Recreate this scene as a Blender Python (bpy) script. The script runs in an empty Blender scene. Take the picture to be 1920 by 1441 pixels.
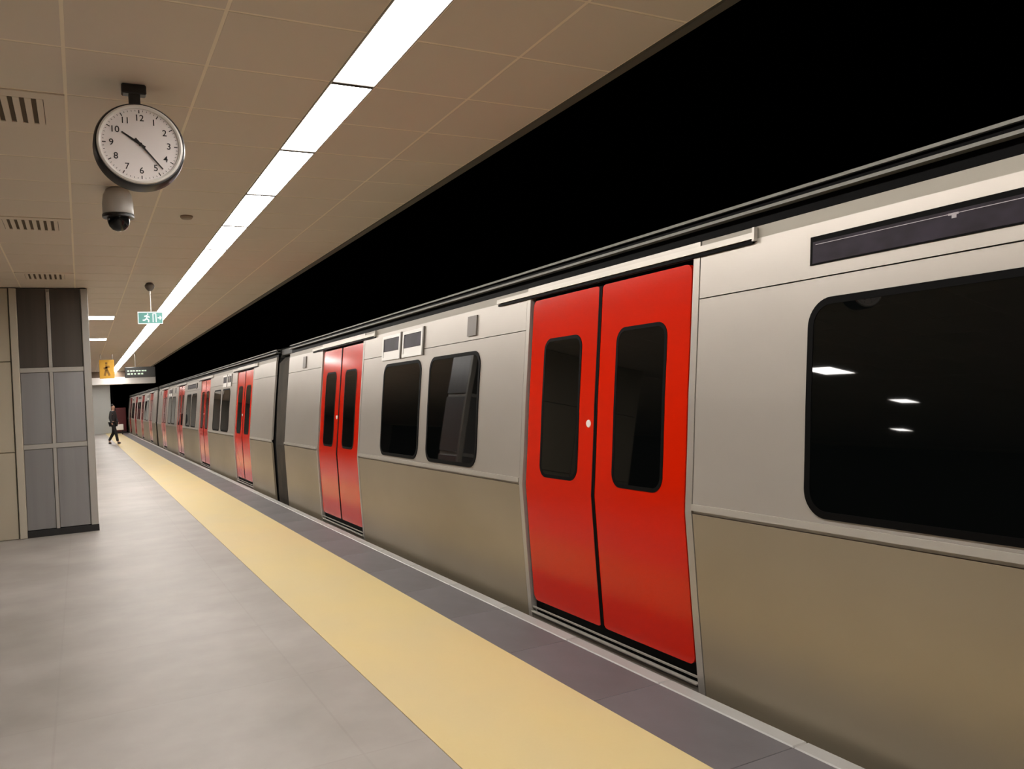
import bpy, bmesh, math, random
from mathutils import Vector, Matrix
random.seed(4)
C = bpy.context.scene.collection
sc = bpy.context.scene

# ------------------------------------------------------------------ camera
EYE = 1.55
F = 1540.0
v1 = Vector((152 - 960, -(770 - 720.5), -F)).normalized()
hz = Vector((1, .052, 0)).normalized()
up = hz.cross(v1).normalized()
xr = v1.cross(up)
M = Matrix((xr, v1, up))                       # camera -> world rotation
cd = bpy.data.cameras.new('camera'); cam = bpy.data.objects.new('camera', cd); C.objects.link(cam)
cam.matrix_world = Matrix.Translation((0, 0, EYE)) @ M.to_4x4()
cd.sensor_width = 36; cd.sensor_fit = 'HORIZONTAL'; cd.lens = 36 * F / 1920
cd.clip_start = .02; cd.clip_end = 300
sc.camera = cam

# ------------------------------------------------------------------ world, exposure
w = bpy.data.worlds.new('world'); sc.world = w; w.use_nodes = True
w.node_tree.nodes['Background'].inputs[0].default_value = (.01, .01, .012, 1)
w.node_tree.nodes['Background'].inputs[1].default_value = 0.02
sc.view_settings.view_transform = 'Standard'; sc.view_settings.look = 'None'
sc.view_settings.gamma = 1; sc.view_settings.use_curve_mapping = False
sc.view_settings.exposure = 0.0
STRIP = 31.0            # radiance of the ceiling strip light
PANEL = 40.0             # radiance of the square ceiling panels
LAMP_COL = (1.0, .955, .905)

# ------------------------------------------------------------------ materials
def mat(name, col, rough=.5, metal=0., spec=.5, coat=0., noise=None, bump=None, emit=None, aniso=0.):
    m = bpy.data.materials.new(name); m.use_nodes = True
    nt = m.node_tree; b = nt.nodes['Principled BSDF']
    b.inputs['Base Color'].default_value = (*col, 1)
    b.inputs['Roughness'].default_value = rough
    b.inputs['Metallic'].default_value = metal
    b.inputs['Specular IOR Level'].default_value = spec
    b.inputs['Coat Weight'].default_value = coat
    b.inputs['Coat Roughness'].default_value = .08
    tc = nt.nodes.new('ShaderNodeTexCoord')
    if noise:        # (scale xyz, detail, colour b, low, high)
        sxyz, det, c2, lo, hi = noise
        mp = nt.nodes.new('ShaderNodeMapping'); mp.inputs['Scale'].default_value = sxyz
        nz = nt.nodes.new('ShaderNodeTexNoise'); nz.inputs['Scale'].default_value = 1; nz.inputs['Detail'].default_value = det
        rp = nt.nodes.new('ShaderNodeValToRGB')
        rp.color_ramp.elements[0].position = lo; rp.color_ramp.elements[1].position = hi
        rp.color_ramp.elements[0].color = (*col, 1); rp.color_ramp.elements[1].color = (*c2, 1)
        nt.links.new(tc.outputs['Object'], mp.inputs[0]); nt.links.new(mp.outputs[0], nz.inputs[0])
        nt.links.new(nz.outputs[0], rp.inputs[0]); nt.links.new(rp.outputs[0], b.inputs['Base Color'])
    if bump:         # (scale xyz, strength, distance)
        sxyz, st, di = bump
        mp = nt.nodes.new('ShaderNodeMapping'); mp.inputs['Scale'].default_value = sxyz
        nz = nt.nodes.new('ShaderNodeTexNoise'); nz.inputs['Scale'].default_value = 1; nz.inputs['Detail'].default_value = 3
        bp = nt.nodes.new('ShaderNodeBump'); bp.inputs['Strength'].default_value = st; bp.inputs['Distance'].default_value = di
        nt.links.new(tc.outputs['Object'], mp.inputs[0]); nt.links.new(mp.outputs[0], nz.inputs[0])
        nt.links.new(nz.outputs[0], bp.inputs['Height']); nt.links.new(bp.outputs[0], b.inputs['Normal'])
    if emit:
        b.inputs['Emission Color'].default_value = (*emit[0], 1); b.inputs['Emission Strength'].default_value = emit[1]
    return m

STEEL = mat('brushed_steel', (.49, .455, .41), .40, .55, noise=((.55, .4, .7), 4, (.42, .385, .34), .35, .7), bump=((1.2, 1.0, 1.4), .12, .02))
STEELB = mat('bright_steel', (.50, .47, .42), .42, .5)
GUTM = mat('gutter_steel', (.17, .165, .145), .5, .4)
STEELL = mat('shaded_lower_steel', (.395, .34, .255), .40, .6, noise=((.7, .5, .9), 3, (.335, .28, .20), .35, .7), bump=((1.2, 1.0, 1.4), .12, .02))  # lower panels: brown reflection and shade put into the steel colour
TOPB = mat('cornice_grey', (.30, .275, .23), .5, .3)  # darker grey for the narrow band at the top of the side
ROOFM = mat('roof_steel', (.07, .07, .065), .5, .5)
RED = mat('red_door_paint', (.58, .013, .001), .15, 0, .28, 0, bump=((1.0, 1.3, 1.2), .06, .02))
RUBBER = mat('black_rubber', (.003, .0028, .0028), .55, 0, .05)
GLASS = mat('dark_window_glass', (.0015, .002, .002), .02, 0, .42)
DARK = mat('dark_underframe', (.012, .012, .012), .8)
GANG = mat('gangway_rubber', (.060, .050, .038), .75, noise=((3, 3, 3), 2, (.045, .038, .03), .4, .6))
CEILT = mat('ceiling_tile_paint', (.76, .67, .56), .55, 0, .3, noise=((.8, .5, .8), 2, (.72, .635, .52), .3, .7))
CEILJ = mat('ceiling_carrier', (.94, .84, .66), .6)
FASC = mat('ceiling_fascia', (.10, .095, .075), .6)
WALLM = mat('cream_wall', (.50, .45, .34), .5, noise=((.6, .6, .6), 2, (.46, .41, .31), .3, .7))
WHITEW = mat('white_far_wall', (.62, .63, .60), .5)
DIMW = mat('darkened_wall', (.06, .055, .05), .6)  # unseen walls, darkened so the train windows mirror a dark hall
BLACKW = mat('tunnel_unlit_black', (.0016, .0015, .0015), .95, 0, .05)  # near black colour stands in for the unlit dark of the tunnel
LIGHT = mat('strip_diffuser', (.9, .9, .9), .5, emit=(LAMP_COL, STRIP))
LIGHTP = mat('panel_diffuser', (.9, .9, .9), .5, emit=(LAMP_COL, PANEL))
SLAB = mat('dark_edge_slab', (.105, .097, .101), .5, 0, .35, noise=((2.2, 1.2, 2), 4, (.145, .138, .148), .35, .7), bump=((60, 60, 60), .08, .004))
NOSE = mat('edge_nosing', (.38, .375, .36), .4, noise=((3, 1.5, 2), 3, (.31, .305, .29), .35, .7))
YEL = mat('tactile_yellow', (.60, .475, .225), .55, 0, .3, noise=((2.2, 1.1, 1), 4, (.56, .46, .25), .3, .75), bump=((50, 50, 50), .12, .003))
PLINTH = mat('black_plinth', (.012, .012, .012), .5)
COLP = mat('column_panel', (.38, .38, .385), .34, .85, noise=((9, 9, .3), 3, (.335, .335, .34), .3, .7))
COLPD = mat('column_mesh_panel', (.105, .092, .080), .42, .6, noise=((9, 9, .3), 3, (.075, .065, .056), .3, .7))
COLF = mat('column_frame', (.46, .445, .41), .4, .5)
COLS = mat('column_stone', (.50, .46, .37), .45)
CLKW = mat('clock_white', (.92, .87, .86), .35)
CLKR = mat('clock_bezel', (.82, .80, .76), .25)
BLK = mat('black_plastic', (.010, .009, .009), .35)
CAMW = mat('camera_housing', (.48, .46, .43), .35)
DOMEM = mat('dome_glass', (.01, .01, .01), .05)
EXG = mat('exit_green', (.10, .28, .25), .4, emit=((.12, .38, .34), .30))
EXW = mat('exit_white', (.8, .8, .8), .4, emit=((.9, 1, .95), .6))
YSG = mat('yellow_sign', (.60, .32, .03), .5, emit=((.9, .45, .03), .12))
YSD = mat('brown_pictogram', (.28, .13, .01), .5)
LEDB = mat('display_black', (.012, .012, .010), .4)
LEDT = mat('display_text', (.35, .42, .34), .5, emit=((.45, .60, .46), .5))
SCR = mat('purple_black_screen', (.013, .008, .013), .45, 0, .15, noise=((4, 6, 9), 2, (.024, .017, .028), .4, .65))
SCUFF = mat('pale_fold', (.35, .32, .34), .4); GREYD = mat('joint_grey', (.05, .045, .04), .6, 0, .1); WLAB = mat('white_label', (.78, .76, .72), .4)
GREYB = mat('grey_lamp_lens', (.12, .10, .08), .4)
BROWN = mat('beam_shadow_brown', (.17, .12, .085), .6)  # brown stands for the shadow on the beam's upper face
BEAMW = mat('beam_white', (.88, .85, .81), .45)
DRED = mat('dark_red_cabinet', (.07, .004, .006), .5)
CLOTH = mat('dark_jacket', (.035, .035, .038), .8); TROU = mat('black_trousers', (.014, .014, .015), .8)
SKIN = mat('skin', (.45, .27, .19), .5); HAIR = mat('dark_hair', (.012, .009, .007), .6)
BALLAST = mat('ballast', (.02, .018, .016), .9); DUCTM = mat('duct_brown', (.09, .065, .035), .8); RAILM = mat('rail_steel', (.2, .18, .16), .4, .9)

def floor_mat():
    m = bpy.data.materials.new('polished_concrete'); m.use_nodes = True
    nt = m.node_tree; b = nt.nodes['Principled BSDF']; L = nt.links
    tc = nt.nodes.new('ShaderNodeTexCoord')
    def nz(scale, det, rough=.55):
        n = nt.nodes.new('ShaderNodeTexNoise'); n.inputs['Scale'].default_value = scale; n.inputs['Detail'].default_value = det
        n.inputs['Roughness'].default_value = rough
        L.new(tc.outputs['Object'], n.inputs[0]); return n
    a = nz(1.6, 6); c = nz(.45, 3)
    rp = nt.nodes.new('ShaderNodeValToRGB'); rp.color_ramp.elements[0].position = .30; rp.color_ramp.elements[1].position = .72
    rp.color_ramp.elements[0].color = (.290, .266, .242, 1); rp.color_ramp.elements[1].color = (.400, .372, .345, 1)
    L.new(a.outputs[0], rp.inputs[0])
    rp2 = nt.nodes.new('ShaderNodeValToRGB'); rp2.color_ramp.elements[0].position = .35; rp2.color_ramp.elements[1].position = .65
    rp2.color_ramp.elements[0].color = (.84, .835, .82, 1); rp2.color_ramp.elements[1].color = (1, 1, 1, 1)
    L.new(c.outputs[0], rp2.inputs[0])
    mx = nt.nodes.new('ShaderNodeMix'); mx.data_type = 'RGBA'; mx.blend_type = 'MULTIPLY'; mx.inputs[0].default_value = 1
    L.new(rp.outputs[0], mx.inputs[6]); L.new(rp2.outputs[0], mx.inputs[7])
    # faint tile joints
    mp = nt.nodes.new('ShaderNodeMapping'); mp.inputs['Location'].default_value = (.18, .1, 0)
    bk = nt.nodes.new('ShaderNodeTexBrick'); bk.offset = 0; bk.inputs['Scale'].default_value = 1
    bk.inputs['Brick Width'].default_value = 1.2; bk.inputs['Row Height'].default_value = 1.2
    bk.inputs['Mortar Size'].default_value = .008; bk.inputs['Mortar Smooth'].default_value = .6
    bk.inputs['Color1'].default_value = (1, 1, 1, 1); bk.inputs['Color2'].default_value = (.97, .965, .96, 1); bk.inputs['Mortar'].default_value = (.93, .925, .92, 1)
    L.new(tc.outputs['Object'], mp.inputs[0]); L.new(mp.outputs[0], bk.inputs[0])
    mx2 = nt.nodes.new('ShaderNodeMix'); mx2.data_type = 'RGBA'; mx2.blend_type = 'MULTIPLY'; mx2.inputs[0].default_value = 1
    L.new(mx.outputs[2], mx2.inputs[6]); L.new(bk.outputs[0], mx2.inputs[7]); L.new(mx2.outputs[2], b.inputs['Base Color'])
    rr = nt.nodes.new('ShaderNodeMapRange'); rr.inputs['To Min'].default_value = .42; rr.inputs['To Max'].default_value = .60
    L.new(a.outputs[0], rr.inputs[0]); L.new(rr.outputs[0], b.inputs['Roughness'])
    b.inputs['Specular IOR Level'].default_value = .28
    return m
FLOORM = floor_mat()

# ------------------------------------------------------------------ helpers
def mesh(name, vf, m, smooth=False):
    v, f = vf
    me = bpy.data.meshes.new(name); me.from_pydata(v, [], f); me.update()
    bm = bmesh.new(); bm.from_mesh(me); bmesh.ops.recalc_face_normals(bm, faces=bm.faces); bm.to_mesh(me); bm.free()
    if m: me.materials.append(m)
    if smooth:
        for p in me.polygons: p.use_smooth = True
        try: me.set_sharp_from_angle(angle=math.radians(40))
        except Exception: pass
    return me
def put(name, me, parent=None, loc=(0, 0, 0), rot=None, label=None, cat=None, group=None, kind=None):
    o = bpy.data.objects.new(name, me); C.objects.link(o); o.location = loc
    if rot: o.rotation_euler = rot
    if parent: o.parent = parent
    if label: o['label'] = label
    if cat: o['category'] = cat
    if group: o['group'] = group
    if kind: o['kind'] = kind
    return o
def obj(name, vf, m, parent=None, smooth=False, **k): return put(name, mesh(name, vf, m, smooth), parent, **k)
def thing(name, loc, label, cat, group=None, rot=None):
    return put(name, None, None, loc, rot, label, cat, group)
def box(x0, x1, y0, y1, z0, z1, ch=0):
    """box, optionally chamfered on all edges"""
    if not ch:
        v = [(x, y, z) for x in (x0, x1) for y in (y0, y1) for z in (z0, z1)]
        return v, [(0, 1, 3, 2), (4, 6, 7, 5), (0, 4, 5, 1), (2, 3, 7, 6), (0, 2, 6, 4), (1, 5, 7, 3)]
    bm = bmesh.new(); bmesh.ops.create_cube(bm, size=1)
    for q in bm.verts: q.co = Vector(((x0 + x1) / 2 + q.co.x * (x1 - x0), (y0 + y1) / 2 + q.co.y * (y1 - y0), (z0 + z1) / 2 + q.co.z * (z1 - z0)))
    bmesh.ops.bevel(bm, geom=bm.edges[:], offset=ch, segments=1, affect='EDGES')
    return frombm(bm)
def frombm(bm):
    bm.verts.index_update(); v = [tuple(q.co) for q in bm.verts]; f = [tuple(q.index for q in p.verts) for p in bm.faces]; bm.free(); return v, f
def join(*l):
    V = []; Fc = []
    for v, f in l:
        n = len(V); V += v; Fc += [tuple(i + n for i in q) for q in f]
    return V, Fc
def lathe(prof, n=32, axis='z', c=(0, 0, 0)):
    """prof: (radius, height) list revolved; closed with caps when radius>0 at the ends"""
    V = []; Fc = []
    for r, h in prof:
        for i in range(n):
            a = 2 * math.pi * i / n; p = (r * math.cos(a), r * math.sin(a), h)
            if axis == 'y': p = (p[0], h, p[1])
            V.append((p[0] + c[0], p[1] + c[1], p[2] + c[2]))
    for k in range(len(prof) - 1):
        for i in range(n):
            j = (i + 1) % n; Fc.append((k * n + i, k * n + j, (k + 1) * n + j, (k + 1) * n + i))
    Fc.append(tuple(range(n))); Fc.append(tuple((len(prof) - 1) * n + i for i in range(n)))
    return V, Fc
def tube(a, b, r, n=10):
    a = Vector(a); b = Vector(b); d = (b - a).normalized(); q = d.to_track_quat('Z', 'Y'); V = []
    for p in (a, b):
        for i in range(n):
            t = 2 * math.pi * i / n; V.append(tuple(p + q @ Vector((r * math.cos(t), r * math.sin(t), 0))))
    return V, [(i, (i + 1) % n, n + (i + 1) % n, n + i) for i in range(n)] + [tuple(range(n)), tuple(range(n, 2 * n))]

# ------------------------------------------------------------------ setting
CZ = 3.13                       # ceiling height
CX = 2.51                       # ceiling edge over the platform
PE = 2.64                       # platform edge
Y0, Y1 = -12.0, 59.4
fl = obj('floor', box(-15.4, 1.32, Y0, Y1, -.25, 0), FLOORM, kind='structure')
ts = obj('tactile_strip', box(1.32, 2.155, Y0, Y1, -.25, .004), YEL, fl, label='smooth yellow warning strip')
sm = mesh('edge_slab', box(0, .395, .0015, .8985, -.2, .001, .0015), SLAB)
nm = mesh('edge_nosing', box(0, .085, .0015, .8985, -.35, .004, .006), NOSE)
k = 0; y = 3.42 - .9 * 17
while y < Y1 - .9:
    put('edge_slab', sm, fl, (2.157, y, 0)); put('edge_nosing', nm, fl, (2.554, y, 0))
    y += .9
obj('platform_face', box(2.2, 2.60, Y0, Y1, -1.1, -.25), DARK, fl)
tb = obj('floor_trackbed', box(2.6, 8.2, Y0 - 30, Y1 + 60, -1.35, -1.15), BALLAST, kind='structure')
for xx in (3.40, 4.84):
    obj('rail', join(box(xx - .035, xx + .035, Y0 - 30, Y1 + 60, -1.05, -1.0), box(xx - .01, xx + .01, Y0 - 30, Y1 + 60, -1.12, -1.05), box(xx - .07, xx + .07, Y0 - 30, Y1 + 60, -1.15, -1.12)), RAILM, tb)
obj('wall_right', box(8.0, 8.3, Y0 - 30, Y1 + 60, -1.35, 7.0), BLACKW, kind='structure')
obj('ceiling_tunnel', box(2.6, 8.3, Y0 - 30, Y1 + 60, 6.8, 7.1), BLACKW, kind='structure')
obj('wall_tunnel', box(2.45, 2.51, Y0 - 30, Y1 + 60, CZ + .16, 6.9), BLACKW, kind='structure')
obj('wall_far', box(-15.4, 1.72, Y1, Y1 + .3, 0, CZ + .1), WHITEW, kind='structure')
obj('wall_near', box(-15.4, 2.5, Y0 - .3, Y0, 0, CZ + .1), DIMW, kind='structure')
obj('wall_side', box(-15.7, -15.4, Y0, Y1, 0, CZ + .1), DIMW, kind='structure')
# tunnel mouth beyond the platform end: lining coloured black for the unlit void
obj('wall_tunnel_mouth', join(box(1.72, 1.9, Y1 + .3, Y1 + 60, -1.2, 4), box(-.2, 8, Y1 + 60, Y1 + 60.3, -1.3, 7)), BLACKW, kind='structure')

# cream wall block to the left of the column
wl = obj('wall_left', box(-3.2, -.745, 11.95, 12.75, 0, CZ), WALLM, kind='structure')
for z0, z1 in ((.004, 1.075), (1.083, 2.2), (2.208, CZ - .01)):
    for i in range(2):
        x1 = -.748 - i * 1.2
        obj('wall_panel', box(x1 - 1.192, x1, 11.90, 11.95, z0, z1, .004), WALLM, wl)

# ceiling
ce = obj('ceiling', join(box(-15.4, 1.175, Y0, Y1, CZ + .0013, CZ + .10), box(1.405, CX - .02, Y0, Y1, CZ + .0013, CZ + .10),
                         box(1.175, 1.405, Y0, Y1, CZ + .07, CZ + .10)), CEILJ, kind='structure')
obj('ceiling_fascia', join(box(CX - .055, CX, Y0, Y1, CZ - .012, CZ + .16)), FASC, ce)
cols = [(-.6, 0.), (0., .59), (.59, 1.18), (1.405, 1.93), (1.93, CX - .055)]
tilem = {}
def tile_vf(x0, x1, y0, y1):
    g = .008; return box(x0 + g, x1 - g, y0 + g, y1 - g, CZ, CZ + .0012, .0004)
J0 = 4.02
rest = []
skip = {(0, 4.62), (0, 7.62), (0, 10.62), (1, 15.42), (1, 20.22)}
for ci, (a, b) in enumerate(cols):
    if ci not in tilem: tilem[ci] = mesh('ceiling_tile', tile_vf(a, b, 0, .6), CEILT)
    for k in range(-3, 93):
        yy = J0 + .6 * (k)
        if yy > Y1 - .6: continue
        if any(c == ci and abs(s - yy) < .05 for c, s in skip): continue
        if 2.0 < yy < 27: put('ceiling_tile', tilem[ci], ce, (0, yy, 0))
        else: rest.append(tile_vf(a, b, yy, yy + .6))
for i in range(1, 24):
    for k in range(-3, 93):
        yy = J0 + .6 * k
        if yy < Y1 - .6: rest.append(box(-.593 - .6 * i, -.007 - .6 * i, yy + .007, yy + .593, CZ, CZ + .0012))
for ci, (a, b) in enumerate(cols):
    for k in range(-26, -3): rest.append(tile_vf(a, b, J0 + .6 * k, J0 + .6 * k + .6))
obj('ceiling_tile', join(*rest), CEILT, ce, kind='stuff')

# transverse beam with a white lower band, far down the platform
bt = obj('trim_1', box(.1, CX - .03, 38, 38.3, 2.86, CZ - .015), BROWN, kind='structure')
obj('beam_edge', box(.1, 2.86, 37.92, 38.35, 2.58, 2.87, .01), BEAMW, bt, label='white lower band of the beam')

# air grilles set in the left row of ceiling tiles
for gi, gy in enumerate((4.62, 7.62, 10.62)):
    g = thing('air_grille', (-.3, gy + .3, CZ), ('slotted ceiling air grille nearest the camera, left of the round clock', 'slotted ceiling air grille left of the dome camera', 'slotted ceiling air grille just in front of the grey column')[gi], 'grille', 'slotted air grilles in the left row of ceiling tiles')
    x0, x1, a, b = -.295, .295, -.295, .295
    fx = .20
    obj('frame', join(box(x0, -fx, a, b, -.006, .001), box(fx, x1, a, b, -.006, .001), box(-fx, fx, a, -.205, -.006, .001), box(-fx, fx, .205, b, -.006, .001)), CEILT, g)
    slm = mesh('slat', box(-.015, .015, -.205, .205, -.008, .0, .002), CEILT)
    for s in range(8): put('slat', slm, g, (-.182 + s * .052, 0, 0))
    obj('duct', box(-fx - .01, fx + .01, -.215, .215, -.0005, .0010), DUCTM, g, label='dark duct behind the slats')

# continuous strip light
st = thing('strip_light', (1.29, 0, CZ), 'long continuous white ceiling strip light running above the yellow strip', 'light')
obj('housing', join(box(-.114, -.106, Y0, Y1 - .1, -.004, .05), box(.106, .114, Y0, Y1 - .1, -.004, .05), box(-.114, .114, Y0, Y1 - .1, .05, .065)), COLF, st)
dj = mesh('joint_bar', box(-.106, .106, -.016, .016, -.005, .03), GREYD)
dm = mesh('diffuser', box(-.105, .105, .016, 1.184, .000, .02), LIGHT)
y = 4.02 - 1.2 * 13
while y < 58:
    if y > -11.9:
        put('diffuser', dm, st, (0, y, 0)); put('joint_bar', dj, st, (0, y, 0), label='thin dark joint between diffusers')
    y += 1.2
# square ceiling panels
pm = mesh('diffuser', box(-.275, .275, -.275, .275, -.006, .001), LIGHTP)
pf = mesh('frame', join(box(-.295, -.275, -.295, .295, -.009, .001), box(.275, .295, -.295, .295, -.009, .001), box(-.275, .275, -.295, -.275, -.009, .001), box(-.275, .275, .275, .295, -.009, .001)), COLF)
for (px, py, lb) in ((.295, 15.72, 'square white ceiling light right of the column, the nearer of two'), (.295, 20.52, 'square white ceiling light right of the column, the farther of two')):
    t = thing('ceiling_light', (px, py, CZ), lb, 'light', 'square ceiling lights behind the column')
    put('diffuser', pm, t); put('frame', pf, t)

for px, py, lb in ((-4.0, 8.5, 'topmost and largest'), (-6.95, 9.42, 'middle'), (-11.0, 12.5, 'lowest')):
    t = thing('ceiling_light', (px, py, CZ), 'ceiling light mirrored in the big train window as the ' + lb + ' streak', 'light', 'ceiling lights off to the left')
    if px < -5: t.scale = (.65, .65, 1)
    put('diffuser', pm, t); put('frame', pf, t)

# ------------------------------------------------------------------ column
cl = thing('column', (-.29, 12.3, 0), 'grey metal clad platform column with two by three panels and black plinth', 'column')
cx0, cx1, cy0, cy1 = -.41, .43, -.4, .4
obj('core', box(cx0 + .03, cx1 - .03, cy0 + .03, cy1, .1, CZ - .01), COLF, cl)
obj('plinth', box(cx0 + .03, cx1 + .005, cy0 + .0, cy1 + .01, 0, .085), PLINTH, cl, label='black plinth')
obj('corner_trim', box(cx0 - .035, cx0 + .045, cy0 - .02, cy0 + .05, 0, CZ - .01, .006), COLS, cl, label='cream left corner trim')
obj('corner_trim', box(cx1 - .085, cx1, cy0 - .015, cy0 + .05, .085, CZ - .01, .006), COLF, cl)
obj('upright', box(-.045, -.005, cy0 - .008, cy0 + .04, .085, CZ - .05, .004), COLF, cl)
for z in (1.13, 2.09): obj('crossbar', box(cx0 + .045, cx1 - .085, cy0 - .010, cy0 + .04, z - .03, z + .03, .004), COLF, cl)
zs = [(.09, 1.098), (1.162, 2.058), (2.122, CZ - .015)]
for z0, z1 in zs:
    for a, b in ((cx0 + .05, -.048), (-.002, cx1 - .09)):
        obj('panel', box(a, b, cy0 + .012, cy0 + .035, z0, z1, .004), COLPD if z0 > 2 else COLP, cl, label='darker top panel' if z0 > 2 else None)
for x_, s in ((cx1 - .03, 1), (cx0 + .005, -1)):
    for z0, z1 in zs: obj('panel', box(x_, x_ + .025, cy0 + .06, cy1 - .01, z0, z1, .004), COLP, cl)

# ------------------------------------------------------------------ train
PR = [(-.75, 2.76), (-.35, 2.738), (0.0, 2.715), (.45, 2.700), (.88, 2.69), (1.15, 2.72), (1.45, 2.75), (1.70, 2.78), (2.0, 2.815), (2.2, 2.838), (2.40, 2.86)]
XC = 4.12; ZB = -1.0
def bx(z):
    for (a, xa), (b, xb) in zip(PR, PR[1:]):
        if z <= b:
            t = max(0, (z - a) / (b - a)); return xa + (xb - xa) * t
    return PR[-1][1]
def zrows(z0, z1, extra=()):
    s = {round(z0, 4), round(z1, 4)} | {round(a, 4) for a, _ in PR if z0 < a < z1} | {round(e, 4) for e in extra}
    return sorted(s)
def patch(hy, z0, z1, off, thick, r=0., oy=0.):
    """rounded-rectangle plate of half width hy that follows the body side; off>0 is proud of the side"""
    ex = []
    if r:
        for i in range(7):
            a = i / 6 * math.pi / 2; ex += [z0 + r * (1 - math.cos(a)), z1 - r * (1 - math.cos(a))]
    zr = zrows(z0, z1, ex); V = []; Fc = []
    for z in zr:
        w_ = hy
        if r:
            d = min(z - z0, z1 - z)
            if d < r: w_ = hy - r + math.sqrt(max(0, r * r - (r - d) ** 2))
        x = bx(z) - off - XC
        V += [(x, oy - w_, z - ZB), (x, oy + w_, z - ZB), (x + thick, oy - w_, z - ZB), (x + thick, oy + w_, z - ZB)]
    n = len(zr)
    for i in range(n - 1):
        a = 4 * i; b = a + 4
        Fc += [(a, a + 1, b + 1, b), (a + 2, b + 2, b + 3, a + 3), (a, b, b + 2, a + 2), (a + 1, a + 3, b + 3, b + 1)]
    Fc += [(0, 2, 3, 1), (4 * n - 4, 4 * n - 3, 4 * n - 1, 4 * n - 2)]
    return V, Fc
def ring(hy, z0, z1, off, thick, r, wd):
    """window surround: frame between two rounded rectangles, following the side"""
    N = 10
    def outl(hy_, a0, a1, rr):
        pts = []
        for cy, cz, s in ((hy_ - rr, a1 - rr, 0), (-hy_ + rr, a1 - rr, 1), (-hy_ + rr, a0 + rr, 2), (hy_ - rr, a0 + rr, 3)):
            for i in range(N + 1):
                a = s * math.pi / 2 + i / N * math.pi / 2; pts.append((cy + rr * math.cos(a), cz + rr * math.sin(a)))
        # subdivide the long sides on a fixed count
        out = []
        for i, p in enumerate(pts):
            q = pts[(i + 1) % len(pts)]; out.append(p)
            if (i + 1) % (N + 1) == 0:
                for t in (1, 2, 3, 4, 5): out.append((p[0] + (q[0] - p[0]) * t / 6, p[1] + (q[1] - p[1]) * t / 6))
        return out
    O = outl(hy, z0, z1, r); I = outl(hy - wd, z0 + wd, z1 - wd, max(.01, r - wd)); n = len(O); V = []
    for L_, o_ in ((O, off), (I, off), (I, off - thick), (O, off - thick)):
        V += [(bx(z) - o_ - XC, y, z - ZB) for y, z in L_]
    Fc = []
    for k_ in range(4):
        for i in range(n):
            j = (i + 1) % n; Fc.append((k_ * n + i, k_ * n + j, ((k_ + 1) % 4) * n + j, ((k_ + 1) % 4) * n + i))
    return V, Fc
Ln = 22.45; DO = [2.82 + 5.6 * i for i in range(4)]       # doorway centres along a car
HD = .865                                                 # half width of a doorway
ZT = 2.175
def mirror(vf):
    v, f = vf; return [(-x, y, z) for x, y, z in v], f

ME = {}
def shared(name, vf, m, smooth=True):
    if name not in ME: ME[name] = mesh(name.split('|')[0], vf() if callable(vf) else vf, m, smooth)
    return ME[name]

def shell_vf():
    parts = []
    off = -.030
    # inner dark carcass behind the skin, both sides, ends and floor
    prof = [(bx(z) - off - XC + .03, z - ZB) for z, _ in PR if z <= 2.25] + [(bx(2.27) + .06 - XC, 2.27 - ZB)]
    pr = prof + [(-x, z) for x, z in reversed(prof)]
    n = len(pr); V = [(x, yy, z) for yy in (.02, Ln - .02) for x, z in pr]
    Fc = [(i, (i + 1) % n, n + (i + 1) % n, n + i) for i in range(n)] + [tuple(range(n)), tuple(range(n, 2 * n))]
    return V, Fc
def roof_vf():
    pts = [(2.905, 2.24), (2.93, 2.31), (2.90, 2.318), (2.92, 2.35), (2.90, 2.372), (2.91, 2.385), (3.1, 2.43), (3.5, 2.475), (4.12, 2.50)]
    pr = [(x - XC, z - ZB) for x, z in pts]; pr = pr + [(-x, z) for x, z in reversed(pr[:-1])]
    n = len(pr); V = [(x, yy, z) for yy in (0, Ln) for x, z in pr]
    return V, [(i, i + 1, n + i + 1, n + i) for i in range(n - 1)] + [tuple(range(n)), tuple(range(n, 2 * n)), (0, n, 2 * n - 1, n - 1)]
def under_vf():
    return join(box(-1.25, 1.25, .1, Ln - .1, .25, .55), box(-1.15, 1.15, 1.6, 4.6, 0, .9), box(-1.15, 1.15, Ln - 4.6, Ln - 1.6, 0, .9), box(-1.1, 1.1, 7, 11, .12, .6), box(-1.1, 1.1, 12, 15, .12, .6))

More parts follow.
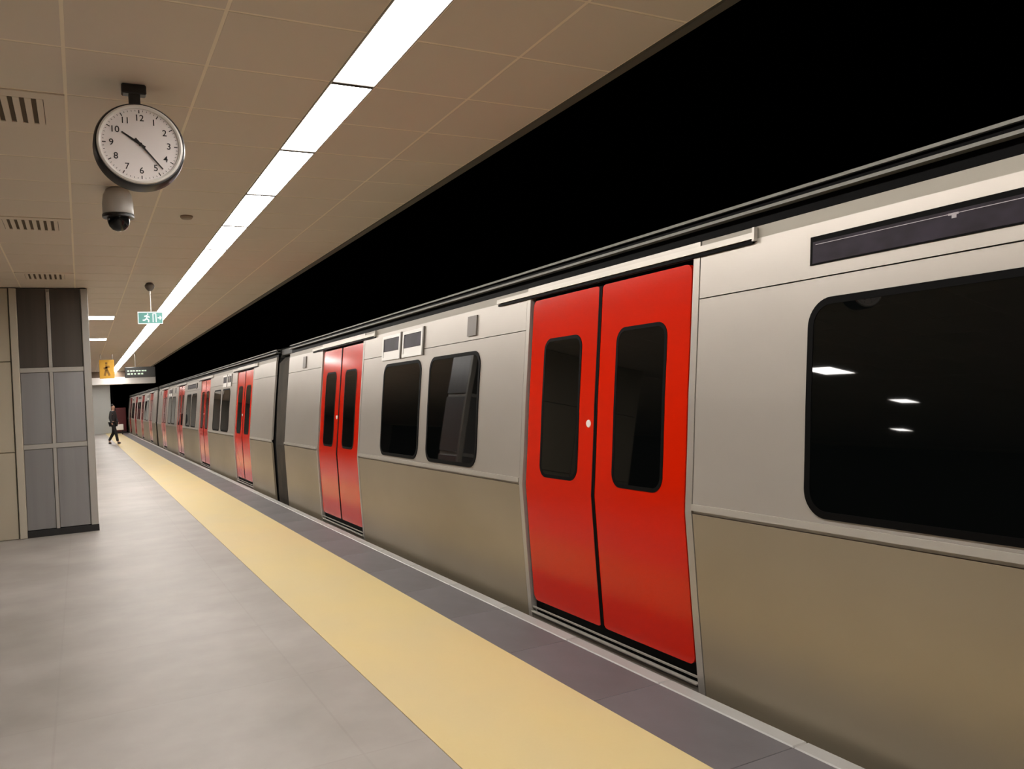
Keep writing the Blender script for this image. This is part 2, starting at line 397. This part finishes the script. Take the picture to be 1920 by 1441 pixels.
def make_car(y0, label):
    t = thing('train_car', (XC, y0, ZB), label, 'train', 'coupled silver cars of the stopped train')
    put('body_shell', shared('body_shell', shell_vf, DARK, False), t)
    put('roof', shared('roof', roof_vf, ROOFM, False), t)
    put('gutter', shared('gutter', lambda: join(patch(Ln / 2, 2.318, 2.332, .018, .09), patch(Ln / 2, 2.364, 2.378, .010, .09)), GUTM, False), t, (0, Ln / 2, 0), label='twin pale gutter lines along the roof edge')
    put('gutter_recess', shared('gutter_recess', lambda: join(patch(Ln / 2, 2.252, 2.318, -.03, .03), patch(Ln / 2, 2.332, 2.364, -.012, .04)), RUBBER, False), t, (0, Ln / 2, 0), label='dark groove under the gutter')
    put('underframe', shared('underframe', under_vf, DARK, False), t)
    edges = [0] + [e for d in DO for e in (d - HD - .055, d + HD + .055)] + [Ln]
    # skin panels between the doorways, three tiers and a belt rail; far side in one piece
    for i in range(0, len(edges), 2):
        a, b = edges[i] + .003, edges[i + 1] - .003; c = (a + b) / 2; h = (b - a) / 2
        key = '%.3f' % h
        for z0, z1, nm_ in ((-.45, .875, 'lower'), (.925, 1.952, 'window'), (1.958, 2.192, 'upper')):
            put('side_panel', shared('side_panel|' + nm_ + key, lambda: patch(h, z0, z1, 0, .028), STEELL if nm_ == 'lower' else STEEL, False), t, (0, c, 0), label='lower side panel with brown shade painted in' if nm_ == 'lower' else None)
        put('belt_rail', shared('belt_rail|' + key, lambda: join(patch(h, .893, .924, .010, .02), patch(h, .877, .889, -.008, .01)), STEELB, False), t, (0, c, 0))
        put('cornice', shared('cornice|' + key, lambda: patch(h, 2.192, 2.25, -.004, .028), TOPB, False), t, (0, c, 0), label='darker grey band under the gutter')
        if i == 0: put('far_side', shared('far_side', lambda: mirror(patch(Ln / 2, -.45, 2.25, 0, .028)), STEEL, False), t, (0, Ln / 2, 0))
    for k_, d in enumerate(DO):
        # door surround: thin frame strips and header
        put('door_frame', shared('door_frame', lambda: join(patch(.024, -.45, ZT + .0, .002, .05, 0, -HD - .028), patch(.024, -.45, ZT, .002, .05, 0, HD + .028), patch(HD + .05, ZT, 2.25, 0, .04), patch(HD, -.45, -.02, 0, .04)), STEEL, False), t, (0, d, 0))
        put('door_seal', shared('door_seal', lambda: patch(HD, -.02, ZT, -.038, .012), RUBBER, False), t, (0, d, 0))
        put('door_track', shared('door_track', lambda: join(patch(1.34, 2.192, 2.222, .020, .02), patch(.007, 2.18, 2.245, .022, .022, 0, -1.34)), STEELB, False), t, (0, d + .03, 0), label='pale track cover above the door')
        put('door_track_shadow_gap', shared('door_track_shadow_gap', lambda: patch(1.33, 2.172, 2.186, .012, .02), RUBBER, False), t, (0, d + .03, 0)).name = 'track_shadow_strip'  # black strip paints the shadow beneath the track cover
        put('door_sill', shared('door_sill', lambda: join(patch(HD, -.006, .001, .012, .03), patch(HD, .026, .034, -.004, .012)), STEELB, False), t, (0, d, 0))
        for s in (-1, 1):
            lf = put('door_leaf', shared('door_leaf|%d' % s, lambda: patch(.418, .085, 2.150, -.012, .022, .045), RED, True), t, (0, d + s * .424, 0), label='red sliding door leaf')
            put('window_seal', shared('window_seal', lambda: ring(.236, .95, 1.872, -.009, .012, .085, .022), RUBBER), lf, (0, 0, 0))
            put('pane', shared('pane|door', lambda: patch(.222, .96, 1.862, -.010, .004, .075), GLASS), lf, (0, 0, 0))
            put('door_edge', shared('door_edge', lambda: patch(.007, .09, 2.145, -.008, .02), RUBBER, False), lf, (0, -s * .415, 0))
        put('door_button', shared('door_button', lambda: lathe([(.0, 0), (.021, 0), (.024, .004), (.024, .02)], 16, 'y'), WLAB), t, (bx(1.31) - XC + .006, d + .075, 1.31 - ZB), (0, 0, -math.pi / 2), label='pale round door button')
        put('indicator_lamp', shared('indicator_lamp', lambda: patch(.085, 1.99, 2.15, .012, .012), GREYB, False), t, (0, d + 1.82, 0), label='dark upright lamp plate')
    for k_ in range(3):
        c = DO[k_] + 2.8
        for s in (-1, 1):
            wf = put('side_window', shared('side_window', lambda: ring(.53, .945, 1.865, .006, .012, .12, .03), RUBBER), t, (0, c + s * .63, 0), label='dark rounded window')
            put('pane', shared('pane|win', lambda: patch(.51, .96, 1.85, .004, .004, .10), GLASS), wf)
        if k_ == 1:
            dp = put('route_display', shared('route_display', lambda: join(patch(1.16, 2.012, 2.135, .004, .006)), RUBBER, False), t, (0, c, 0), label='long dark display strip')
            put('screen', shared('screen|long', lambda: patch(1.145, 2.018, 2.112, .006, .004), SCR, False), dp)
            if y0 < 0: put('crease', shared('crease', lambda: join(patch(.305, 2.0975, 2.1000, .0065, .001, 0, .325), patch(.805, 2.0975, 2.1000, .0065, .001, 0, -.825), patch(.020, 2.094, 2.1015, .0075, .002, 0, .0), patch(.009, 2.082, 2.098, .0075, .002, 0, -.003)), SCUFF, False), dp, (0, .50, 0), label='thin pale fold line with a small bright notch')
        else:
            for s in (-1, 1):
                sgn = 1 if k_ == 2 else -1
                cc = c + (.37 + .30 * s) * (1 if k_ == 2 else -1) + (.3 if k_ == 2 else -.3)
                dp = put('side_display', shared('side_display', lambda: ring(.262, 1.905, 2.155, .012, .012, .015, .030), WLAB, False), t, (0, cc, 0), label='small white framed display')
                put('screen', shared('screen|small', lambda: patch(.235, 1.995, 2.13, .006, .006), SCR, False), dp)
                put('label_plate', shared('label_plate', lambda: patch(.235, 1.930, 1.992, .006, .006), WLAB, False), dp)
                put('edge_gap_shadow', shared('edge_gap_shadow', lambda: patch(.014, 1.90, 2.165, .014, .012, 0, -.285), GREYB, False), dp)  # dark strip painted as the shadowed gap beside the display
    return t
make_car(12.6 - Ln, 'silver train car with large red double doors nearest the camera')
make_car(13.55, 'second silver train car, just beyond the first dark gangway')
make_car(36.95, 'farthest silver train car beyond the second dark gangway, at the platform end')
# gangways: folded bellows
def bellows():
    V = []; Fc = []; rings_ = []
    pts = [(2.80, -.45), (2.76, 0), (2.75, .85), (2.80, 1.5), (2.87, 2.15), (3.0, 2.27), (5.24, 2.27), (5.37, 2.15), (5.44, 1.5), (5.49, .85), (5.48, 0), (5.44, -.45)]
    n = len(pts); m_ = 15
    for k_ in range(m_):
        yy = .95 * k_ / (m_ - 1); s = .0 if k_ % 2 else .035
        for x, z in pts:
            dx = s if x < XC else -s
            V.append((x + dx - XC, yy, z - (s if z > 2.2 else 0) - ZB))
    for k_ in range(m_ - 1):
        for i in range(n):
            j = (i + 1) % n; Fc.append((k_ * n + i, k_ * n + j, (k_ + 1) * n + j, (k_ + 1) * n + i))
    return V, Fc
for yy, lb in ((12.6, 'dark folded rubber gangway between the first and second train cars'), (36.0, 'dark folded rubber gangway between the second and farthest train cars')):
    g = thing('gangway', (XC, yy, ZB), lb, 'gangway', 'bellows gangways between the train cars')
    put('bellows', shared('bellows', bellows, GANG, False), g)
    put('roof_link', shared('roof_link', lambda: box(-1.2, 1.2, .05, .9, 2.27 - ZB, 2.37 - ZB, .01), ROOFM, False), g)

# ------------------------------------------------------------------ clock
ck = thing('clock', (.312, 4.39, CZ), 'round white ceiling hung clock with black rim, showing about twenty past ten', 'clock')
cz = 2.828 - CZ; R = .197
obj('ceiling_mount', box(-.070, .040, -.03, .03, -.048, 0, .006), BLK, ck, loc=(0, 0, 0), label='black ceiling bracket')
obj('stem', box(-.040, .012, -.019, .019, -.105, -.04, .004), BLK, ck)
obj('case', lathe([(R - .030, -.044), (R - .004, -.044), (R + .002, -.043), (R + .008, -.03), (R + .010, .06), (R - .01, .075)], 72, 'y', (0, 0, cz)), BLK, ck, smooth=True, label='black drum of the clock')
# white bezel ring with real depth around the recessed dial
def bez():
    prof = [(R - .004, -.044), (R - .006, -.056), (R - .014, -.060), (R - .022, -.056), (R - .026, -.040)]
    n = 72; V = []; Fc = []
    for r, h in prof:
        for i in range(n):
            a = 2 * math.pi * i / n; V.append((r * math.cos(a), h, cz + r * math.sin(a)))
    m_ = len(prof)
    for k_ in range(m_):
        for i in range(n):
            j = (i + 1) % n; k2 = (k_ + 1) % m_; Fc.append((k_ * n + i, k_ * n + j, k2 * n + j, k2 * n + i))
    return V, Fc
obj('bezel', bez(), CLKR, ck, smooth=True, label='white bezel ring')
dl = obj('dial', lathe([(0.001, -.0478), (R - .024, -.0478), (R - .024, -.043)], 72, 'y', (0, 0, cz)), CLKW, ck)
def textmesh(s, size, m, name):
    cu = bpy.data.curves.new('t', 'FONT'); cu.body = s; cu.size = size; cu.align_x = 'CENTER'; cu.align_y = 'CENTER'; cu.extrude = .0006; cu.offset = size * .006
    o = bpy.data.objects.new('t', cu); C.objects.link(o); dg = bpy.context.evaluated_depsgraph_get()
    me = bpy.data.meshes.new_from_object(o.evaluated_get(dg)); bpy.data.objects.remove(o); me.name = name
    me.materials.clear(); me.materials.append(m); return me
for h_ in range(1, 13):
    a = math.radians(90 - 30 * h_); r = .128
    put('numeral', textmesh(str(h_), .043, BLK, 'numeral'), dl, (r * math.cos(a), -.0486, cz + r * math.sin(a)), (math.pi / 2, 0, 0))
tk = []
for i in range(60):
    a = math.radians(6 * i); l = .016 if i % 5 == 0 else .007; wd = .0022 if i % 5 == 0 else .001; r1 = .168
    ca, sa = math.cos(a), math.sin(a); pts = []
    for rr, s in ((r1 - l, -wd), (r1 - l, wd), (r1, wd), (r1, -wd)): pts.append((rr * ca - s * sa, -.0476, cz + rr * sa + s * ca))
    v = pts + [(x, -.0486, z) for x, _, z in pts]
    tk.append((v, [(0, 1, 2, 3), (4, 7, 6, 5), (0, 4, 5, 1), (1, 5, 6, 2), (2, 6, 7, 3), (3, 7, 4, 0)]))
obj('minute_marks', join(*tk), BLK, dl)
def hand(l, w0, w1, tail):
    return join(([(-w0, 0, -tail), (w0, 0, -tail), (w1, 0, l), (-w1, 0, l), (-w0, -.002, -tail), (w0, -.002, -tail), (w1, -.002, l), (-w1, -.002, l)], [(0, 1, 2, 3), (4, 7, 6, 5), (0, 4, 5, 1), (1, 5, 6, 2), (2, 6, 7, 3), (3, 7, 4, 0)]))
obj('hour_hand', hand(.098, .006, .0035, .025), BLK, ck, loc=(0, -.050, cz), rot=(0, math.radians(304), 0))
obj('minute_hand', hand(.150, .0048, .0028, .035), BLK, ck, loc=(0, -.053, cz), rot=(0, math.radians(140), 0))
obj('hub', lathe([(.008, -.057), (.008, -.048)], 16, 'y', (0, 0, cz)), BLK, ck)

# ------------------------------------------------------------------ dome camera
dc = thing('dome_camera', (.298, 6.5, CZ), 'grey and black ceiling dome security camera just below and behind the clock', 'camera')
obj('housing', lathe([(.055, 0), (.075, -.01), (.094, -.05), (.102, -.11), (.102, -.18), (.098, -.19)], 40), CAMW, dc, smooth=True)
obj('ring', lathe([(.104, -.188), (.106, -.195), (.104, -.212), (.08, -.215)], 40), BLK, dc, smooth=True, label='black ring')
obj('dome', lathe([(.075, -.212), (.073, -.24), (.062, -.272), (.042, -.295), (.018, -.306), (.001, -.308)], 32), DOMEM, dc, smooth=True, label='dark glass dome')
# ceiling speaker / detector
sp = thing('smoke_detector', (.85, 7.3, CZ), 'small brownish round detector on the ceiling right of the dome camera', 'detector')
obj('body', lathe([(.05, 0), (.05, -.012), (.038, -.026), (.012, -.03)], 28), mat('detector_brown', (.30, .22, .15), .5), sp, smooth=True)

# ------------------------------------------------------------------ exit sign
ex = thing('exit_sign', (.84, 11.35, CZ), 'small green and white hanging exit sign beside the strip light', 'sign')
obj('ceiling_ball', lathe([(.03, 0), (.045, -.012), (.06, -.04), (.05, -.07), (.025, -.10), (.012, -.105)], 24), GREYB, ex, smooth=True)
obj('rod', tube((0, 0, -.10), (0, 0, -.375), .006), CLKR, ex)
obj('board', box(-.15, .13, -.014, .014, -.515, -.375, .004), EXG, ex, label='green board')
obj('edge_frame', join(box(-.155, .135, -.016, .016, -.381, -.369), box(-.155, -.149, -.016, .016, -.516, -.369), box(.129, .135, -.016, .016, -.516, -.369), box(-.155, .135, -.016, .016, -.522, -.514)), EXW, ex)
# running figure, door and arrow
def pic(pts, w_, y_):
    out = []
    for (a, b) in pts:
        d = Vector((b[0] - a[0], b[1] - a[1])); d.normalize(); n = Vector((-d.y, d.x)) * w_
        q = [(a[0] + n.x, a[1] + n.y), (a[0] - n.x, a[1] - n.y), (b[0] - n.x, b[1] - n.y), (b[0] + n.x, b[1] + n.y)]
        v = [(x, y_, z) for x, z in q] + [(x, y_ - .001, z) for x, z in q]
        out.append((v, [(0, 1, 2, 3), (4, 7, 6, 5), (0, 4, 5, 1), (1, 5, 6, 2), (2, 6, 7, 3), (3, 7, 4, 0)]))
    return join(*out)
zc_ = -.446
obj('pictogram', join(pic([((-.045, zc_ + .03), (-.055, zc_ - .01)), ((-.055, zc_ - .01), (-.03, zc_ - .03)), ((-.03, zc_ - .03), (-.035, zc_ - .055)), ((-.055, zc_ - .01), (-.08, zc_ - .03)), ((-.08, zc_ - .03), (-.10, zc_ - .03)),
     ((-.045, zc_ + .025), (-.02, zc_ + .005)), ((-.048, zc_ + .028), (-.08, zc_ + .018)), ((-.04, zc_ + .055), (-.04, zc_ + .040))], .007, -.015),
     pic([((.02, zc_ - .055), (.02, zc_ + .055)), ((.02, zc_ + .052), (.055, zc_ + .052)), ((.055, zc_ + .055), (.055, zc_ - .055))], .005, -.015),
     pic([((.075, zc_), (.115, zc_)), ((.10, zc_ + .022), (.116, zc_)), ((.10, zc_ - .022), (.116, zc_))], .006, -.015)), EXW, ex, label='white running figure, doorway and arrow')

# ------------------------------------------------------------------ hanging signs before the beam
ys = thing('yellow_sign', (.70, 26, CZ), 'square yellow hanging sign with a dark pictogram, left of the strip light', 'sign')
obj('board', box(-.19, .19, -.02, .02, -.70, -.17, .006), YSG, ys, label='yellow board')
obj('pictogram', join(pic([((-.06, -.62), (-.02, -.45)), ((.06, -.62), (.0, -.45)), ((-.01, -.47), (-.01, -.33)), ((-.08, -.42), (.07, -.36)), ((-.01, -.30), (-.01, -.24))], .028, -.021)), YSD, ys, label='dark brown pictogram')
for s in (-.15, .15): obj('rod', tube((s, 0, 0), (s, 0, -.18), .008), COLF, ys)
ds = thing('departure_display', (1.56, 26, CZ), 'black hanging departure display with pale green text, right of the strip light', 'display')
obj('case', box(-.40, .40, -.06, .06, -.70, -.40, .01), LEDB, ds)
obj('rod', tube((-.12, 0, 0), (-.12, 0, -.41), .014), GREYB, ds)
obj('text_line', join(*[box(-.34 + i * .075, -.34 + i * .075 + .05 + .01 * (i % 2), -.063, -.061, -.53, -.49) for i in range(7)]), LEDT, ds, label='pale green text line')
obj('text_line', join(*[box(-.34 + i * .09, -.34 + i * .09 + .065 - .012 * (i % 3), -.063, -.061, -.62, -.575) for i in range(5)]), LEDT, ds, label='pale green text line')

# ------------------------------------------------------------------ far objects on the platform end
rc = thing('fire_cabinet', (2.2, 57.5, 0), 'dark red cabinet standing at the far end of the platform', 'cabinet')
obj('body', box(-.28, .30, -.15, .15, .12, 1.62, .01), DRED, rc)
obj('door', box(-.25, .27, -.17, -.15, .16, 1.58, .006), DRED, rc)
obj('plinth', box(-.27, .29, -.14, .14, 0, .12), PLINTH, rc)
wb = thing('white_box', (1.98, 55, 0), 'small white box on dark feet in front of the dark red cabinet', 'box')
obj('body', box(-.24, .24, -.18, .18, .28, .62, .015), BEAMW, wb)
for a in (-.18, .18):
    for b in (-.13, .13): obj('foot', tube((a, b, 0), (a, b, .29), .02), BLK, wb)

# ------------------------------------------------------------------ person
def skin(name, verts, edges, radii, m, parent, sub=2, root=0):
    me = bpy.data.meshes.new(name); me.from_pydata(verts, edges, []); o = bpy.data.objects.new(name, me); C.objects.link(o); o.parent = parent
    md = o.modifiers.new('skin', 'SKIN')
    for i, r in enumerate(radii):
        q = me.skin_vertices[0].data[i]
        q.radius = r if isinstance(r, tuple) else (r, r); q.use_root = (i == root)
    md.use_smooth_shade = True
    s = o.modifiers.new('sub', 'SUBSURF'); s.levels = sub; s.render_levels = sub
    dg = bpy.context.evaluated_depsgraph_get(); m2 = bpy.data.meshes.new_from_object(o.evaluated_get(dg))
    bpy.data.objects.remove(o); m2.name = name; m2.materials.clear(); m2.materials.append(m)
    for p in m2.polygons: p.use_smooth = True
    return put(name, m2, parent)
pe = thing('person', (1.25, 40.8, 0), 'distant person in dark jacket and black trousers walking on the platform', 'person', rot=(0, 0, 1.15))
# body: pelvis 0, spine, neck, head, arms, legs (mid-stride, facing the camera)
bv = [(0, 0, .95), (0, 0, 1.15), (0, -.01, 1.36), (0, -.01, 1.48), (0, -.015, 1.56), (0, -.02, 1.64), (0, -.015, 1.73),
      (-.17, 0, 1.42), (-.21, .05, 1.15), (-.20, -.02, .93), (-.195, -.05, .85), (.17, 0, 1.42), (.21, -.04, 1.15), (.20, -.12, .95), (.195, -.15, .88),
      (-.09, 0, .90), (-.10, -.13, .50), (-.10, -.20, .10), (-.10, -.30, .035), (.09, 0, .90), (.09, .05, .50), (.09, .26, .14), (.09, .18, .04)]
be = [(0, 1), (1, 2), (2, 3), (3, 4), (4, 5), (5, 6), (2, 7), (7, 8), (8, 9), (9, 10), (2, 11), (11, 12), (12, 13), (13, 14), (0, 15), (15, 16), (16, 17), (17, 18), (0, 19), (19, 20), (20, 21), (21, 22)]
br = [(.14, .10), (.13, .09), (.15, .10), .055, .075, .088, .055, .06, .042, .03, .035, .06, .042, .03, .035, .085, .055, .038, .035, .085, .055, .038, .035]
skin('body', bv, be, br, SKIN, pe)
tv = [(0, 0, .90)] + bv[1:4] + bv[7:10] + bv[11:14]
skin('jacket', tv, [(0, 1), (1, 2), (2, 3), (2, 4), (4, 5), (5, 6), (2, 7), (7, 8), (8, 9)], [(.17, .125), (.155, .115), (.175, .12), .07, .078, .058, .046, .078, .058, .046], CLOTH, pe)
lv = [bv[0]] + bv[15:18] + bv[19:22]
skin('trousers', lv, [(0, 1), (1, 2), (2, 3), (0, 4), (4, 5), (5, 6)], [(.155, .115), .10, .072, .058, .10, .072, .058], TROU, pe)
for a, b in ((bv[17], bv[18]), (bv[21], bv[22])):
    skin('shoe', [(a[0], a[1] + .03, .05), (a[0], (a[1] + b[1]) / 2, .045), (a[0], b[1] - .03, .035)], [(0, 1), (1, 2)], [.05, .048, .035], PLINTH, pe, 1)
skin('hair', [(0, .02, 1.66), (0, .01, 1.74), (0, -.04, 1.765)], [(0, 1), (1, 2)], [.085, .075, .05], HAIR, pe, 1)
